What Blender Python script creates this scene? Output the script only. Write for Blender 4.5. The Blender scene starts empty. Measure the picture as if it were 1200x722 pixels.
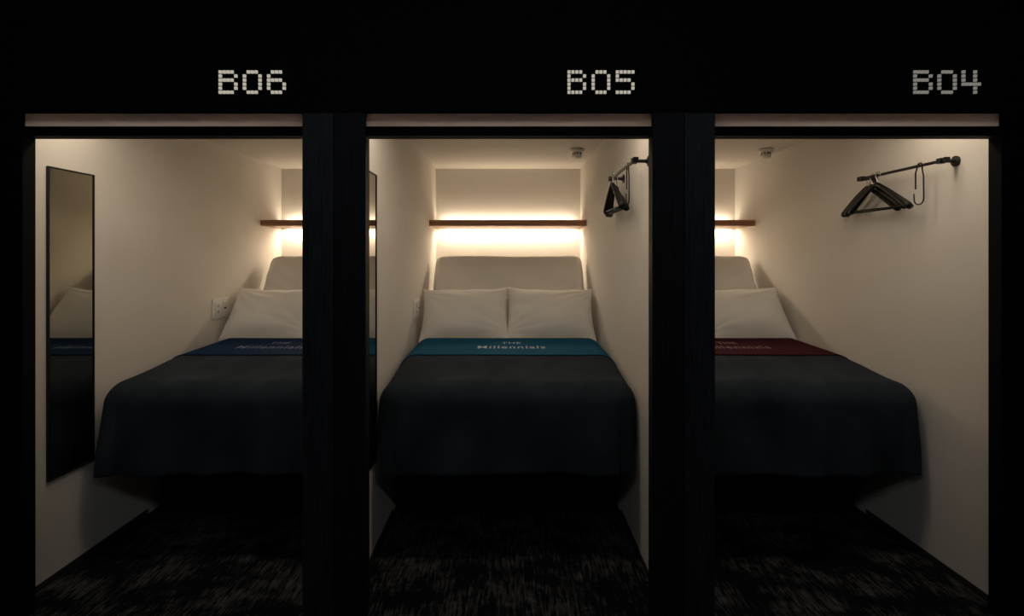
import bpy, bmesh, math
from mathutils import Vector, noise, Matrix

scene = bpy.context.scene
scene.view_settings.view_transform = 'Standard'
scene.view_settings.look = 'None'
scene.view_settings.exposure = 0.0

# ------------------------------------------------------------------ dims
CAMH = 1.469
YF, YR, YB = 2.0, 2.057, 4.496      # facade front, facade rear, back wall
ZC = 2.276
PITCH = 1.404
PODS = [(-2.078, -0.768), (-0.674, 0.636), (0.730, 2.040)]

# ------------------------------------------------------------------ materials
def mat(name, col, rough=0.6, metal=0.0, bump=0.0, bscale=200.0, var=0.0, vscale=8.0,
        emit=None, estr=0.0, sheen=0.0, spec=0.5, stretch=(1,1,1)):
    m = bpy.data.materials.new(name); m.use_nodes = True
    nt = m.node_tree; b = nt.nodes['Principled BSDF']
    b.inputs['Base Color'].default_value = (*col, 1)
    b.inputs['Roughness'].default_value = rough
    b.inputs['Metallic'].default_value = metal
    b.inputs['Specular IOR Level'].default_value = spec
    if sheen: 
        b.inputs['Sheen Weight'].default_value = sheen
    tc = nt.nodes.new('ShaderNodeTexCoord')
    mp = nt.nodes.new('ShaderNodeMapping'); mp.inputs['Scale'].default_value = stretch
    nt.links.new(tc.outputs['Object'], mp.inputs['Vector'])
    if var:
        n = nt.nodes.new('ShaderNodeTexNoise'); n.inputs['Scale'].default_value = vscale
        n.inputs['Detail'].default_value = 6
        nt.links.new(mp.outputs[0], n.inputs['Vector'])
        r = nt.nodes.new('ShaderNodeValToRGB')
        r.color_ramp.elements[0].position = 0.3; r.color_ramp.elements[1].position = 0.7
        r.color_ramp.elements[0].color = (*[c*(1-var) for c in col], 1)
        r.color_ramp.elements[1].color = (*[min(1, c*(1+var)) for c in col], 1)
        nt.links.new(n.outputs['Fac'], r.inputs[0]); nt.links.new(r.outputs[0], b.inputs['Base Color'])
    if bump:
        n2 = nt.nodes.new('ShaderNodeTexNoise'); n2.inputs['Scale'].default_value = bscale
        n2.inputs['Detail'].default_value = 4
        nt.links.new(mp.outputs[0], n2.inputs['Vector'])
        bp = nt.nodes.new('ShaderNodeBump'); bp.inputs['Strength'].default_value = bump
        bp.inputs['Distance'].default_value = 0.002
        nt.links.new(n2.outputs['Fac'], bp.inputs['Height']); nt.links.new(bp.outputs[0], b.inputs['Normal'])
    if emit:
        b.inputs['Emission Color'].default_value = (*emit, 1)
        b.inputs['Emission Strength'].default_value = estr
    return m

M_wall = mat('plaster_cream', (0.76, 0.725, 0.67), 0.85, bump=0.15, bscale=120, var=0.02, vscale=3, spec=0.2)
M_ceil = mat('ceiling_paint', (0.76, 0.725, 0.67), 0.9, bump=0.1, bscale=150, spec=0.2)
M_black = mat('blackened_panel', (0.0030, 0.0035, 0.0042), 0.7, bump=0.1, bscale=60, spec=0.08)
M_pilA = mat('black_stained_oak_lit', (0.022, 0.024, 0.029), 0.55, bump=0.5, bscale=60, var=0.45, vscale=14, stretch=(9, 9, 0.5), spec=0.2)  # outer boards: same oak, lighter colour stands in for light falling there
M_pilB = mat('black_stained_oak_shaded', (0.011, 0.012, 0.015), 0.6, bump=0.5, bscale=60, var=0.45, vscale=14, stretch=(9, 9, 0.5), spec=0.15)  # inner boards: same oak with the shade put into its colour
M_sheet = mat('cotton_sheet', (0.80, 0.775, 0.73), 0.9, bump=0.15, bscale=500, spec=0.1, sheen=0.1)
M_duvet = mat('charcoal_duvet', (0.024, 0.031, 0.040), 0.95, bump=0.5, bscale=350, var=0.30, vscale=5, spec=0.03, sheen=0.02)
M_runner = [mat('runner_navy', (0.005, 0.022, 0.062), 0.85, bump=0.3, bscale=500, spec=0.05),
            mat('runner_teal', (0.006, 0.080, 0.155), 0.85, bump=0.3, bscale=500, spec=0.05),
            mat('runner_burgundy', (0.044, 0.005, 0.012), 0.85, bump=0.3, bscale=500, spec=0.05)]
M_text = [mat('lettering_thread_blue', (0.12, 0.16, 0.27), 0.7),
          mat('lettering_thread_pale', (0.34, 0.46, 0.54), 0.7),
          mat('lettering_thread_rose', (0.20, 0.10, 0.12), 0.7)]
M_wood = mat('walnut', (0.36, 0.17, 0.09), 0.5, bump=0.2, bscale=60, var=0.35, vscale=5, stretch=(1, 14, 14))
M_blackmetal = mat('black_powder_coat', (0.012, 0.012, 0.013), 0.4, metal=0.3, bump=0.05)
M_hanger = mat('black_hanger_plastic', (0.005, 0.005, 0.006), 0.5, bump=0.05, spec=0.25)
M_steel = mat('steel', (0.45, 0.43, 0.4), 0.3, metal=1.0, bump=0.02)
M_mirror = mat('mirror_glass', (0.46, 0.46, 0.41), 0.02, metal=1.0)
M_plast = mat('white_plastic', (0.80, 0.79, 0.77), 0.45, bump=0.03)
M_dark = mat('dark_slot', (0.03, 0.03, 0.03), 0.6, bump=0.02)
M_base = mat('bed_base_black', (0.003, 0.003, 0.004), 0.85, bump=0.1, spec=0.05)
M_alu = mat('led_profile', (0.75, 0.72, 0.68), 0.5, bump=0.02)
M_sign = mat('sign_lit_acrylic', (0.3, 0.28, 0.24), 0.5, emit=(1.0, 0.91, 0.76), estr=0.42)
M_sign_dim = mat('sign_lit_acrylic_dim', (0.3, 0.28, 0.24), 0.5, emit=(1.0, 0.93, 0.82), estr=0.17)

# frosted transom, translucent
M_frost = bpy.data.materials.new('frosted_transom'); M_frost.use_nodes = True
nt = M_frost.node_tree; nt.nodes.clear()
o = nt.nodes.new('ShaderNodeOutputMaterial'); t = nt.nodes.new('ShaderNodeBsdfTranslucent')
tn = nt.nodes.new('ShaderNodeTexNoise'); tn.inputs['Scale'].default_value = 6
rr = nt.nodes.new('ShaderNodeValToRGB')
rr.color_ramp.elements[0].color = (0.44, 0.42, 0.43, 1); rr.color_ramp.elements[1].color = (0.50, 0.47, 0.48, 1)
nt.links.new(tn.outputs['Fac'], rr.inputs[0]); nt.links.new(rr.outputs[0], t.inputs['Color'])
nt.links.new(t.outputs[0], o.inputs['Surface'])

# carpet
M_carpet = bpy.data.materials.new('streaked_carpet'); M_carpet.use_nodes = True
nt = M_carpet.node_tree; b = nt.nodes['Principled BSDF']
b.inputs['Roughness'].default_value = 0.95; b.inputs['Specular IOR Level'].default_value = 0.1
tc = nt.nodes.new('ShaderNodeTexCoord')
def nz(scale, det, st):
    mp = nt.nodes.new('ShaderNodeMapping'); mp.inputs['Scale'].default_value = st
    nt.links.new(tc.outputs['Object'], mp.inputs[0])
    n = nt.nodes.new('ShaderNodeTexNoise'); n.inputs['Scale'].default_value = scale
    n.inputs['Detail'].default_value = det; n.inputs['Roughness'].default_value = 0.7
    nt.links.new(mp.outputs[0], n.inputs['Vector']); return n
n1 = nz(10, 6, (9, 1.2, 1)); n2 = nz(2.6, 4, (1, 1.6, 1)); n3 = nz(300, 2, (1, 1, 1))
mul = nt.nodes.new('ShaderNodeMath'); mul.operation = 'MULTIPLY'
nt.links.new(n1.outputs['Fac'], mul.inputs[0]); nt.links.new(n2.outputs['Fac'], mul.inputs[1])
rp = nt.nodes.new('ShaderNodeValToRGB')
rp.color_ramp.elements[0].position = 0.23; rp.color_ramp.elements[0].color = (0.004, 0.004, 0.005, 1)
rp.color_ramp.elements[1].position = 0.39; rp.color_ramp.elements[1].color = (0.10, 0.10, 0.105, 1)
nt.links.new(mul.outputs[0], rp.inputs[0]); nt.links.new(rp.outputs[0], b.inputs['Base Color'])
bp = nt.nodes.new('ShaderNodeBump'); bp.inputs['Strength'].default_value = 0.8; bp.inputs['Distance'].default_value = 0.004
nt.links.new(n3.outputs['Fac'], bp.inputs['Height']); nt.links.new(bp.outputs[0], b.inputs['Normal'])

# ------------------------------------------------------------------ helpers
def empty(name, loc):
    e = bpy.data.objects.new(name, None); e.empty_display_size = 0.1
    e.location = loc; scene.collection.objects.link(e); return e

def mk(name, verts, faces, m, parent=None, smooth=False, mods=None):
    vs = [Vector(v) for v in verts]
    lo = Vector([min(v[i] for v in vs) for i in range(3)]); hi = Vector([max(v[i] for v in vs) for i in range(3)])
    c = (lo+hi)/2
    me = bpy.data.meshes.new(name); me.from_pydata([tuple(v-c) for v in vs], [], faces)
    me.materials.append(m)
    bm = bmesh.new(); bm.from_mesh(me); bmesh.ops.recalc_face_normals(bm, faces=bm.faces); bm.to_mesh(me); bm.free()
    if smooth:
        for p in me.polygons: p.use_smooth = True
    ob = bpy.data.objects.new(name, me); scene.collection.objects.link(ob)
    ob.location = c
    if parent: 
        ob.parent = parent; ob.location = c - Vector(parent.location)
    return ob

def box(name, x0, x1, y0, y1, z0, z1, m, parent=None, bevel=0.0, seg=2):
    v = [(x, y, z) for x in (x0, x1) for y in (y0, y1) for z in (z0, z1)]
    f = [(0,1,3,2),(4,6,7,5),(0,4,5,1),(2,3,7,6),(0,2,6,4),(1,5,7,3)]
    ob = mk(name, v, f, m, parent)
    if bevel:
        md = ob.modifiers.new('bevel', 'BEVEL'); md.width = bevel; md.segments = seg
    return ob

def sweep(path, radii, side, n=12):
    """elliptical tube; radii list of (a along side, b along other)"""
    vs, fs = [], []
    P = [Vector(p) for p in path]; side = Vector(side).normalized()
    for i, p in enumerate(P):
        t = (P[min(i+1, len(P)-1)] - P[max(i-1, 0)]).normalized()
        s = side - t*side.dot(t)
        if s.length < 1e-4: s = Vector((0.3, 0.5, 0.8)); s = s - t*s.dot(t)
        s.normalize(); o = t.cross(s).normalized()
        a, bb = radii[i] if isinstance(radii, list) else radii
        for k in range(n):
            an = 2*math.pi*k/n
            vs.append(p + s*a*math.cos(an) + o*bb*math.sin(an))
    for i in range(len(P)-1):
        for k in range(n):
            fs.append((i*n+k, i*n+(k+1) % n, (i+1)*n+(k+1) % n, (i+1)*n+k))
    fs.append(tuple(range(n))); fs.append(tuple((len(P)-1)*n+k for k in range(n)))
    return vs, fs

def join(parts):
    V, F = [], []
    for v, f in parts:
        o = len(V); V += list(v); F += [tuple(i+o for i in q) for q in f]
    return V, F

def boxg(x0, x1, y0, y1, z0, z1):
    v = [Vector((x, y, z)) for x in (x0, x1) for y in (y0, y1) for z in (z0, z1)]
    return v, [(0,1,3,2),(4,6,7,5),(0,4,5,1),(2,3,7,6),(0,2,6,4),(1,5,7,3)]

def lathe(prof, c, axis='z', n=32):
    vs, fs = [], []
    for r, h in prof:
        for k in range(n):
            a = 2*math.pi*k/n
            if axis == 'z': vs.append(Vector((c[0]+r*math.cos(a), c[1]+r*math.sin(a), c[2]+h)))
            else: vs.append(Vector((c[0]+h, c[1]+r*math.cos(a), c[2]+r*math.sin(a))))
    for i in range(len(prof)-1):
        for k in range(n):
            fs.append((i*n+k, i*n+(k+1) % n, (i+1)*n+(k+1) % n, (i+1)*n+k))
    fs.append(tuple(range(n))); fs.append(tuple((len(prof)-1)*n+k for k in range(n)))
    return vs, fs

# ------------------------------------------------------------------ shell
XE = 3.2
box('floor', -XE, XE, -1.0, YB+0.1, -0.06, 0, M_carpet)
box('ceiling', -XE, XE, -1.0, YF, 2.75, 2.85, M_black)
box('ceiling_pods', -2.178, 2.14, YR, YB, ZC, ZC+0.08, M_ceil)
box('wall_back', -2.178, 2.14, YB, YB+0.1, 0, ZC+0.08, M_wall)
box('wall_left', -2.178, PODS[0][0], YR, YB, 0, ZC, M_wall)
box('wall_partition_left', PODS[0][1], PODS[1][0], YR, YB, 0, ZC, M_wall)
box('wall_partition_right', PODS[1][1], PODS[2][0], YR, YB, 0, ZC, M_wall)
box('wall_right', PODS[2][1], 2.14, YR, YB, 0, ZC, M_wall)
box('wall_corridor_rear', -XE, XE, -1.1, -1.0, 0, 2.85, M_black)
box('wall_corridor_left', -XE-0.1, -XE, -1.1, YR, 0, 2.85, M_black)
box('wall_corridor_right', XE, XE+0.1, -1.1, YR, 0, 2.85, M_black)
box('wall_front', -XE, XE, YF, YR, 2.055, 2.85, M_black)
box('wall_front_left', -XE, -2.20, YF, YR, 0, 2.055, M_black)
box('wall_front_right', 2.20, XE, YF, YR, 0, 2.055, M_black)

# pillars
def pillar(xa, xb, xm, lit_left):
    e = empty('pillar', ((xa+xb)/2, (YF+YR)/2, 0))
    box('board_1', xa, xm-0.001, YF, YR, 0, 2.055, M_pilA if lit_left else M_pilB, e, 0.002)
    box('board_2', xm+0.001, xb, YF, YR, 0, 2.055, M_pilB if lit_left else M_pilA, e, 0.002)
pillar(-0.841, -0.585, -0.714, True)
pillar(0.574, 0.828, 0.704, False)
M_pilA = M_black; M_pilB = M_black
pillar(-2.20, -1.972, -2.09, False)
pillar(1.986, 2.20, 2.10, True)
opens = [(-1.972, -0.841), (-0.585, 0.574), (0.828, 1.986)]
for i, (a, bq) in enumerate(opens):
    box('trim_%d' % (i+1), a, bq, YF, YR, 1.962, 2.0, M_black)
    box('window_%d' % (i+1), a, bq, YF+0.012, YF+0.018, 2.0, 2.055, M_frost)

# baseboards (thin, dark)
for i, (a, bq) in enumerate(PODS):
    box('baseboard_left_%d' % (i+1), a, a+0.006, YR, 2.83, 0, 0.03, M_dark)
    box('baseboard_right_%d' % (i+1), bq-0.006, bq, YR, 2.83, 0, 0.03, M_dark)

# ------------------------------------------------------------------ signs
G = {'B': ["11110","10001","11110","10001","10001","11110"],
     '0': ["01110","10001","10001","10001","10001","01110"],
     '6': ["01110","10000","11110","10001","10001","01110"],
     '5': ["11111","10000","11110","00001","00001","11110"],
     '4': ["10010","10010","10010","11111","00010","00010"]}
def sign(txt, xpx, m):
    s = 290.0
    x0 = (xpx-598)/s; ztop = CAMH+(302-83)/s
    cw, ch = 4.55/s, 4.75/s
    parts = []
    for li, c in enumerate(txt):
        for r, row in enumerate(G[c]):
            for k, q in enumerate(row):
                if q == '1':
                    x = x0+li*28.3/s+k*cw; z = ztop-r*ch
                    parts.append(boxg(x, x+cw*0.74, YF-0.006, YF, z-ch*0.70, z))
    v, f = join(parts)
    mk('pod_number_sign', v, f, m)
sign('B06', 257, M_sign); sign('B05', 665, M_sign); sign('B04', 1070, M_sign_dim)

# ------------------------------------------------------------------ bed cloth
AW = 0.625; RB = 0.085; YFR = 2.43
def topz(x, y):
    t = min(1, max(0, (2.95-y)/0.45))
    return 0.862 + 0.03*min(1, max(0, (y-2.5)/1.0)) - 0.030*t*t*(3-2*t)
def cloth(cx, p, q, off, seed, D=0.48):
    """p across, q distance from head line (Y=3.60) toward the front"""
    aw = AW-RB; L = 3.60-(YFR+RB)
    ex = max(0, abs(p)-aw); ey = max(0, q-L)
    h = max(ex, ey)
    bx = max(-aw, min(aw, p)); by = 3.60-min(q, L)
    if h > 0:
        th = math.atan2(ey, ex); dx = math.cos(th)*(1 if p > 0 else -1); dy = -math.sin(th)
    else: dx = dy = 0; th = 0
    R = RB
    if h < math.pi*R/2:
        out = R*math.sin(h/R); dz = -R*(1-math.cos(h/R)); nout = math.sin(h/R); nz_ = math.cos(h/R)
    else:
        out = R; dz = -R-(h-math.pi*R/2); nout = 1; nz_ = 0
    corner = math.sin(2*th)**2 if (ex > 0 and ey > 0) else 0
    per = bx*1.0 + (0 if ey > 0 else by*1.3) + (th*0.15 if (ex > 0 and ey > 0) else 0)*(1 if p > 0 else -1)
    k = max(0, h-0.05)/0.4
    fo = 0
    if ey > 0:
        fo += k*0.040*(noise.noise(Vector((per*5.5+seed*3.1, k*0.5, seed)))*1.3 + 0.30*math.sin(per*17+seed*2+k*0.8))
        fo += k*0.016
        fo += 0.006*noise.noise(Vector((bx*3+seed, by*4, h*2.5)))
        fo += 0.024*corner*min(1, k*1.3)
    else: fo += 0.004*noise.noise(Vector((bx*4+seed, by*4, h*5)))
    wgt = min(1, max(0, (q-0.66)/0.12))
    top = 0.008*noise.noise(Vector((p*2.5+seed*5, q*2.5, seed))) + 0.003*noise.noise(Vector((p*8+seed, q*6+p*3, seed)))
    top *= 0.12+0.88*wgt
    x = cx+bx+dx*(out+fo*nout*(0.4 if ey == 0 else (0.6 if ex > 0 else 1))) ; y = by+dy*(out+fo*nout)
    x += nout*dx*off; y += nout*dy*off
    z = topz(bx, by)+dz+nz_*(top+off)
    if h > 0.3: z += (0.005*math.sin(per*6+seed)-0.014*corner)*(h-0.3)/0.2
    return Vector((x, y, z))

def clothmesh(name, cx, q0, q1, pmax, off, seed, m, parent, thick=0.012, nx=150, step=0.012):
    vs, fs = [], []
    ny = max(8, int((q1-q0)/step))
    for j in range(ny+1):
        q = q0+(q1-q0)*j/ny
        for i in range(nx+1):
            p = -pmax+2*pmax*i/nx
            vs.append(cloth(cx, p, q, off, seed))
    for j in range(ny):
        for i in range(nx):
            a = j*(nx+1)+i; fs.append((a, a+1, a+nx+2, a+nx+1))
    ob = mk(name, vs, fs, m, parent, smooth=True)
    md = ob.modifiers.new('thick', 'SOLIDIFY'); md.thickness = thick; md.offset = 0
    return ob

def slab(cx, hw, path, thick, r=0.05):
    """rounded mattress following path (y,z); path = top surface"""
    vs, fs = [], []
    P = [Vector((0, y, z)) for y, z in path]; N = len(P)
    L = [0]
    for i in range(1, N): L.append(L[-1]+(P[i]-P[i-1]).length)
    tot = L[-1]
    ring = []
    rr = min(r, thick/2-0.001)
    K = 6
    for (sx, sn) in ((1, 1), (-1, 1), (-1, -1), (1, -1)):
        for k in range(K+1):
            a = k/K*math.pi/2
            a0 = {(1,1):0, (-1,1):math.pi/2, (-1,-1):math.pi, (1,-1):3*math.pi/2}[(sx, sn)]
            ring.append((sx, sn, math.cos(a0+a), math.sin(a0+a)))
    ring2 = []
    for j, rg in enumerate(ring):
        ring2.append(rg+(None,))
        if j == K:
            for q in range(1, 40): ring2.append((0, 1, 0, 1, 1-2*q/40))
    for i in range(N):
        t = (P[min(i+1, N-1)]-P[max(i-1, 0)]).normalized()
        nrm = Vector((0, -t.z, t.y))
        if nrm.z < 0: nrm = -nrm
        e = min(L[i], tot-L[i]); ins = 0
        if e < rr: ins = rr-math.sqrt(max(0, rr*rr-(rr-e)**2))
        hwi = hw
        if tot-L[i] < 0.10 and i > N/2:
            q = 1-(tot-L[i])/0.10; hwi = hw-0.035*q**3
        for sx, sn, c, s, tt in ring2:
            if tt is not None: xx = tt*(hwi-rr)
            else: xx = sx*(hwi-rr)+(rr-ins)*c
            nn = sn*(thick/2-rr)+(rr-ins)*s
            wr = noise.noise(Vector((xx*3.5+cx, L[i]*5, sn)))*0.012
            if L[i] > 1.3:
                wr += 0.0022*math.sin((abs(xx)*0.9+(tot-L[i])*1.0)*45+4*noise.noise(Vector((xx*3, L[i]*3, cx))))*min(1, max(0, abs(xx)-0.15)*3)*(sn > 0)
            vs.append(Vector((cx+xx, 0, 0))+P[i]+nrm*(nn-thick/2+wr))
    M = len(ring2)
    for i in range(N-1):
        for k in range(M):
            fs.append((i*M+k, i*M+(k+1) % M, (i+1)*M+(k+1) % M, (i+1)*M+k))
    fs.append(tuple(range(M))); fs.append(tuple((N-1)*M+k for k in range(M)))
    return vs, fs

def bez(a, b_, c, n):
    a, b_, c = Vector(a), Vector(b_), Vector(c)
    return [tuple((1-t)**2*a+2*t*(1-t)*b_+t*t*c) for t in [i/n for i in range(n+1)]]

def pillow(cx, cy, cz, w, h, T, tilt, yaw, roll, seed, side_out):
    N = 56; vs, fs = [], []
    for side in (1, -1):
        for j in range(N+1):
            for i in range(N+1):
                u = -1+2*i/N; v = -1+2*j/N
                u = math.sin(u*math.pi/2); v = math.sin(v*math.pi/2)
                x = u*w/2*(1-0.06*(1-v*v)); y = v*h/2*(1-0.11*(1-abs(u)**3))
                core = max(0, (1-abs(u)**2.4)*(1-abs(v)**2.2))
                z = side*T/2*core**0.55*(1-0.22*v)
                ck = core**0.4
                z += ck*side*0.018*noise.noise(Vector((u*1.3+seed, v*1.2, side*3+seed)))
                d = math.hypot(u-side_out*1.05, v-0.9); a = math.atan2(v-0.9, u-side_out*1.05)
                z += ck*side*0.0080*math.sin(a*16+seed)*math.exp(-d*1.3)
                d = math.hypot(u+side_out*1.05, v+0.8); a = math.atan2(v+0.8, u+side_out*1.05)
                z += ck*side*0.0070*math.sin(a*13+seed*2)*math.exp(-d*1.3)
                z += side*0.0050*math.sin(v*11+seed+2*u)*max(0, abs(u)-0.55)*2*ck
                y += 0.014*noise.noise(Vector((u*2.0+seed, 0, 1)))
                vs.append(Vector((x, y, z)))
    M = (N+1)*(N+1)
    for s in (0, 1):
        for j in range(N):
            for i in range(N):
                a = s*M+j*(N+1)+i; fs.append((a, a+1, a+N+2, a+N+1))
    R = Matrix.Translation((cx, cy, cz)) @ Matrix.Rotation(yaw, 4, 'Z') @ Matrix.Rotation(tilt, 4, 'X') @ Matrix.Rotation(roll, 4, 'Z')
    vs = [R @ v for v in vs]
    ob = mk('pillow', vs, fs, M_sheet, None, smooth=True)
    bm = bmesh.new(); bm.from_mesh(ob.data); bmesh.ops.remove_doubles(bm, verts=bm.verts, dist=0.0003)
    bmesh.ops.recalc_face_normals(bm, faces=bm.faces); bm.to_mesh(ob.data); bm.free()
    return ob

def lettering(txt, size, cx, cy, m, parent, sp=1.0, ys=1.25):
    cu = bpy.data.curves.new('t', 'FONT'); cu.body = txt; cu.size = size; cu.align_x = 'CENTER'
    cu.extrude = 0.0; cu.space_character = sp; cu.offset = 0.0010
    ob = bpy.data.objects.new('t', cu); scene.collection.objects.link(ob)
    dg = bpy.context.evaluated_depsgraph_get()
    me = bpy.data.meshes.new_from_object(ob.evaluated_get(dg))
    vs = [Vector((cx+v.co.x, cy+v.co.y*ys, 0)) for v in me.vertices]
    for v in vs: v.z = topz(0, v.y)+0.0262
    fs = [tuple(p.vertices) for p in me.polygons]
    bpy.data.objects.remove(ob)
    return mk('lettering', vs, fs, m, parent)

def bed(i, cx):
    global AW
    AW = (0.610, 0.625, 0.625)[i]
    e = empty('capsule_bed', (cx, 3.3, 0))
    box('base_cabinet', cx-0.60, cx+0.60, 2.85, 4.40, 0.0, 0.62, M_base, e, 0.004)
    box('platform', cx-0.60, cx+0.60, 2.58, 4.0, 0.62, 0.70, M_base, e, 0.004)
    box('cabinet_door_1', cx-0.585, cx-0.005, 2.835, 2.85, 0.03, 0.60, M_base, e, 0.003)
    box('cabinet_door_2', cx+0.005, cx+0.585, 2.835, 2.85, 0.03, 0.60, M_base, e, 0.003)
    path = [(2.545+0.006*k, 0.785+0.0025*k) for k in range(9)]
    path += [(2.593+0.04*k, 0.805+0.0027*min(k, 12)+0.0006*k) for k in range(1, 27)]
    y0, z0 = path[-1]
    bz = bez((y0, z0, 0), (y0+0.15, z0+0.012, 0), (y0+0.21, z0+0.145, 0), 10)
    path += [(p[0], p[1]) for p in bz[1:]]
    ya, za = path[-1]; yb, zb = 4.13, 1.500
    path += [(ya+(yb-ya)*k/30, za+(zb-za)*k/30) for k in range(1, 29)]
    dl = Vector((yb-ya, zb-za)).normalized()
    yq, zq = path[-1]
    rem = (Vector((yb, zb))-Vector((yq, zq))).length
    for k in range(1, 9):
        path.append((yq+dl.x*rem*k/8, zq+dl.y*rem*k/8))
    dcx = cx+(0.022, 0.006, 0.0)[i]
    v, f = slab(dcx, AW-0.014, path, 0.12, 0.045)
    mk('mattress', v, f, M_sheet, e, smooth=True)
    v, f = slab(cx, 0.56, [(3.80+0.035*k+0.10, 0.80+0.055*k) for k in range(10)], 0.03, 0.01)
    mk('backrest_frame', v, f, M_base, e)
    # folded-back white top sheet, then duvet, then coloured runner
    clothmesh('top_sheet', dcx, 0.06, 0.40, AW-RB+0.20, 0.006, i*1.7+0.3, M_sheet, e, thick=0.004)
    clothmesh('duvet', dcx, 0.19, 1.085+0.085*0.57+0.415, AW-RB+0.32, 0.013, i*1.7+0.3, M_duvet, e, thick=0.008)
    clothmesh('runner', dcx, 0.175, 0.68, AW-RB+0.18, 0.021, i*1.7+0.3, M_runner[i], e, thick=0.004)
    tx = (-0.08, 0.025, 0.03)[i]
    lettering('THE', 0.066, cx+tx, 3.215, M_text[i], e, 1.1)
    lettering('Millennials', 0.088, cx+tx, 3.075, M_text[i], e, 1.15)

pseed = 1.0
for i, (a, bq) in enumerate(PODS):
    cx = (a+bq)/2
    bed(i, cx)
    for s in (-1, 1):
        pseed += 2.37
        pillow(cx+s*0.312, 3.625, 1.06, 0.645, 0.455, 0.21, math.radians(52), math.radians(-1*s), math.radians((1.0, -1.0, 1.2)[i]*s), pseed, s)

# ------------------------------------------------------------------ fittings
WARM = (1.0, 0.82, 0.60)
def shelf(cx, a, bq):
    e = empty('wall_shelf', (cx, 4.2, 1.75))
    box('plank', a+0.001, bq-0.001, 4.115, 4.445, 1.733, 1.783, M_wood, e, 0.002)
    box('led_profile', a+0.05, bq-0.05, 4.446, 4.458, 1.742, 1.776, M_alu, e, 0.001)
    box('wall_bracket_1', a+0.25, a+0.28, 4.4585, YB-0.0005, 1.748, 1.768, M_alu, e)
    box('wall_bracket_2', bq-0.28, bq-0.25, 4.4585, YB-0.0005, 1.748, 1.768, M_alu, e)
    for nm, z, rx, pw in (('led_down', 1.730, 4, 6.6), ('led_up', 1.785, 180-14, 2.2)):
        l = bpy.data.lights.new(nm, 'AREA'); l.shape = 'RECTANGLE'; l.size = (bq-a)-0.10; l.size_y = 0.012
        l.energy = pw; l.color = WARM
        ob = bpy.data.objects.new(nm, l); scene.collection.objects.link(ob)
        ob.parent = e; ob.location = (0, 4.453-4.2, z-1.75)
        ob.rotation_euler = (math.radians(rx), 0, 0)

def ceiling_light(cx):
    """linear LED fixture right behind the header"""
    y = 2.26
    e = empty('ceiling_light', (cx, y, ZC))
    v, f = join([boxg(cx-0.58, cx+0.58, y-0.085, y-0.075, ZC-0.02, ZC), boxg(cx-0.58, cx+0.58, y+0.075, y+0.085, ZC-0.02, ZC),
                 boxg(cx-0.58, cx-0.57, y-0.075, y+0.075, ZC-0.02, ZC), boxg(cx+0.57, cx+0.58, y-0.075, y+0.075, ZC-0.02, ZC)])
    mk('fixture_frame', v, f, M_plast, e)
    l = bpy.data.lights.new('led_panel', 'AREA'); l.shape = 'RECTANGLE'; l.size = 1.13; l.size_y = 0.14; l.energy = 5.3; l.color = (1.0, 0.83, 0.64)
    ob = bpy.data.objects.new('led_panel', l); scene.collection.objects.link(ob); ob.parent = e
    ob.location = (0, 0, -0.012)

def detector(x, y):
    e = empty('smoke_detector', (x, y, ZC))
    v, f = lathe([(0.050, 0), (0.055, -0.004), (0.055, -0.014), (0.046, -0.024), (0.028, -0.027), (0.026, -0.038),
                  (0.036, -0.042), (0.038, -0.056), (0.028, -0.068), (0.010, -0.072)], (x, y, ZC))
    mk('housing', v, f, M_plast, e, smooth=True)
    parts = []
    for k in range(8):
        an = k*math.pi/4
        c = Vector((x+0.030*math.cos(an), y+0.030*math.sin(an), ZC-0.033))
        parts.append(boxg(c.x-0.003, c.x+0.003, c.y-0.003, c.y+0.003, c.z-0.009, c.z+0.009))
    v, f = join(parts); mk('vents', v, f, M_dark, e)

def mirror(x):
    e = empty('wall_mirror', (x, 2.34, 1.17))
    y0, y1, z0, z1 = 2.215, 2.462, 0.464, 1.880; w = 0.007; t = 0.012
    box('frame_1', x, x+t, y0, y0+w, z0, z1, M_blackmetal, e, 0.001)
    box('frame_2', x, x+t, y1-w, y1, z0, z1, M_blackmetal, e, 0.001)
    box('frame_3', x, x+t, y0+w, y1-w, z0, z0+w, M_blackmetal, e, 0.001)
    box('frame_4', x, x+t, y0+w, y1-w, z1-w, z1, M_blackmetal, e, 0.001)
    box('glass', x+0.001, x+0.008, y0+w, y1-w, z0+w, z1-w, M_mirror, e)

def outlet(x):
    e = empty('wall_outlet', (x, 3.545, 1.107))
    box('plate', x, x+0.008, 3.445, 3.645, 1.037, 1.177, M_plast, e, 0.003)
    box('socket_body_1', x+0.008, x+0.012, 3.475, 3.53, 1.06, 1.155, M_plast, e, 0.002)
    box('socket_body_2', x+0.008, x+0.012, 3.56, 3.615, 1.06, 1.155, M_plast, e, 0.002)
    parts = []
    for yy in (3.494, 3.510):
        for zz in (1.085, 1.128): parts.append(boxg(x+0.012, x+0.0128, yy-0.0018, yy+0.0018, zz-0.009, zz+0.009))
    parts.append(boxg(x+0.012, x+0.0128, 3.575, 3.600, 1.10, 1.112))
    v, f = join(parts); mk('slots', v, f, M_dark, e)

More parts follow.
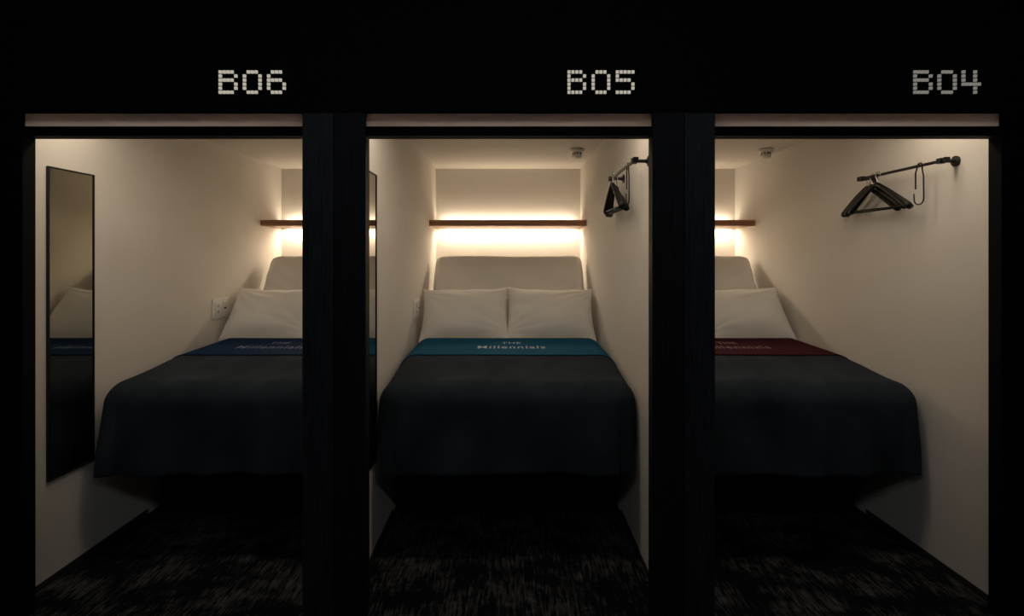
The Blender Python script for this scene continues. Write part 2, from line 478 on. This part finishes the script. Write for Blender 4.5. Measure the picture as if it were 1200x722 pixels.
RZ = CAMH+0.442
def rail(wx):
    e = empty('clothes_rail', (wx, 2.47, RZ))
    xr = wx-0.07; y0, y1 = 2.235, 2.79
    v, f = sweep([(xr, y0, RZ), (xr, y1, RZ)], (0.0075, 0.0075), (0, 0, 1), 16)
    mk('rail_bar', v, f, M_blackmetal, e, smooth=False)
    parts = []
    for y in (2.265, 2.77):
        parts.append(lathe([(0.0, 0), (0.024, 0), (0.024, -0.006), (0.012, -0.010), (0.008, -0.02), (0.008, -0.060), (0.011, -0.064), (0.011, -0.078), (0.0, -0.080)], (wx, y, RZ), 'x', 20))
        parts.append(boxg(xr-0.012, xr+0.012, y-0.011, y+0.011, RZ-0.012, RZ+0.012))
    v, f = join(parts); mk('brackets', v, f, M_blackmetal, e)
    v, f = join([boxg(xr-0.012, xr+0.012, y0-0.006, y0+0.004, RZ-0.012, RZ+0.012), boxg(xr-0.012, xr+0.012, y1-0.004, y1+0.006, RZ-0.012, RZ+0.012)])
    mk('end_caps', v, f, M_blackmetal, e)
    yh = 2.38
    pts = []
    for k in range(9):
        a = math.pi*k/8; pts.append((xr, yh+0.013*math.cos(a)*1.0, RZ+0.0+0.013*math.sin(a)))
    down = [(xr, yh-0.013, RZ-0.02), (xr, yh-0.020, RZ-0.05), (xr, yh-0.022, RZ-0.15)]
    for k in range(1, 9):
        a = math.pi*k/8; down.append((xr, yh-0.022+0.028*(1-math.cos(a)), RZ-0.160-0.026*math.sin(a)))
    down.append((xr, yh+0.036, RZ-0.130))
    path = [(xr, yh+0.026, RZ-0.11), (xr, yh+0.026, RZ-0.03)]+pts+down
    h = empty('coat_hook', (xr, yh, RZ-0.08))
    v, f = sweep(path, (0.0032, 0.0032), (1, 0, 0), 8)
    mk('wire', v, f, M_blackmetal, h, smooth=True)

def hanger(cx, cy, yaw, roll):
    """hook over the rail, shoulders lying along the wall"""
    R = Matrix.Translation((cx, cy, RZ)) @ Matrix.Rotation(yaw, 4, 'Z') @ Matrix.Rotation(roll, 4, 'X')
    e = empty('coat_hanger', (cx, cy, RZ-0.1))
    pts = []
    for k in range(15):
        a = math.radians(-50+250*k/14)
        pts.append((0, 0.017*math.cos(a), -0.004+0.017*math.sin(a)))
    pts = [(0, 0.0, -0.065), (0, 0.0, -0.042), (0, 0.008, -0.028)]+pts
    v, f = sweep([R @ Vector(p) for p in pts], (0.0025, 0.0025), R.to_3x3() @ Vector((1, 0, 0)), 8)
    mk('hook', v, f, M_steel, e, smooth=True)
    parts = []
    path, rad = [], []
    n = 26
    for k in range(n+1):
        s = -1+2*k/n; u = s*0.212
        z = -0.050-0.140*abs(s)**1.15
        bend = 0.012*abs(s)**2
        path.append(R @ Vector((bend-0.008, u, z)))
        w = 0.007+0.013*abs(s)**1.6; hh = 0.010+0.008*abs(s)
        if abs(s) > 0.93: w *= 0.75; hh *= 0.75
        rad.append((w, hh))
    parts.append(sweep(path, rad, R.to_3x3() @ Vector((1, 0, 0)), 12))
    parts.append(lathe([(0.010, -0.075), (0.012, -0.06), (0.007, -0.045)], (cx, cy, RZ), 'z', 14))
    v, f = join(parts); mk('shoulders', v, f, M_hanger, e, smooth=True)
    v, f = sweep([R @ Vector((0.0, -0.175, -0.168)), R @ Vector((0.0, -0.165, -0.183)), R @ Vector((0, 0.165, -0.183)), R @ Vector((0, 0.175, -0.168))], (0.005, 0.005), R.to_3x3() @ Vector((1, 0, 0)), 8)
    mk('trouser_bar', v, f, M_hanger, e, smooth=True)

for i, (a, bq) in enumerate(PODS):
    cx = (a+bq)/2
    shelf(cx, a, bq); ceiling_light(cx)
    detector(cx+0.515, 3.68)
    mirror(a); outlet(a)
    rail(bq)
    hanger(bq-0.040, 2.765, math.radians(0), math.radians(0))
    hanger(bq-0.064, 2.700, math.radians(1), math.radians(-1))
    hanger(bq-0.090, 2.625, math.radians(0), math.radians(1))

# ------------------------------------------------------------------ corridor light
l = bpy.data.lights.new('corridor_strip_light', 'AREA'); l.shape = 'RECTANGLE'; l.size = 4.5; l.size_y = 0.15
l.energy = 15.0; l.color = (0.90, 0.95, 1.0)
ob = bpy.data.objects.new('corridor_strip_light', l); scene.collection.objects.link(ob); ob.location = (0, -0.6, 2.73)
ob.rotation_euler = (math.radians(60), 0, 0)

w = bpy.data.worlds.new('world'); scene.world = w; w.use_nodes = True
w.node_tree.nodes['Background'].inputs[0].default_value = (0.4, 0.5, 0.6, 1)
w.node_tree.nodes['Background'].inputs[1].default_value = 0.002

# ------------------------------------------------------------------ camera
c = bpy.data.cameras.new('camera'); cam = bpy.data.objects.new('camera', c); scene.collection.objects.link(cam)
c.sensor_width = 36; c.lens = 580/1200*36; c.shift_x = 2/1200; c.shift_y = -59/1200; c.clip_start = 0.02
cam.location = (0, 0, CAMH); cam.rotation_euler = (math.radians(90), 0, 0)
scene.camera = cam
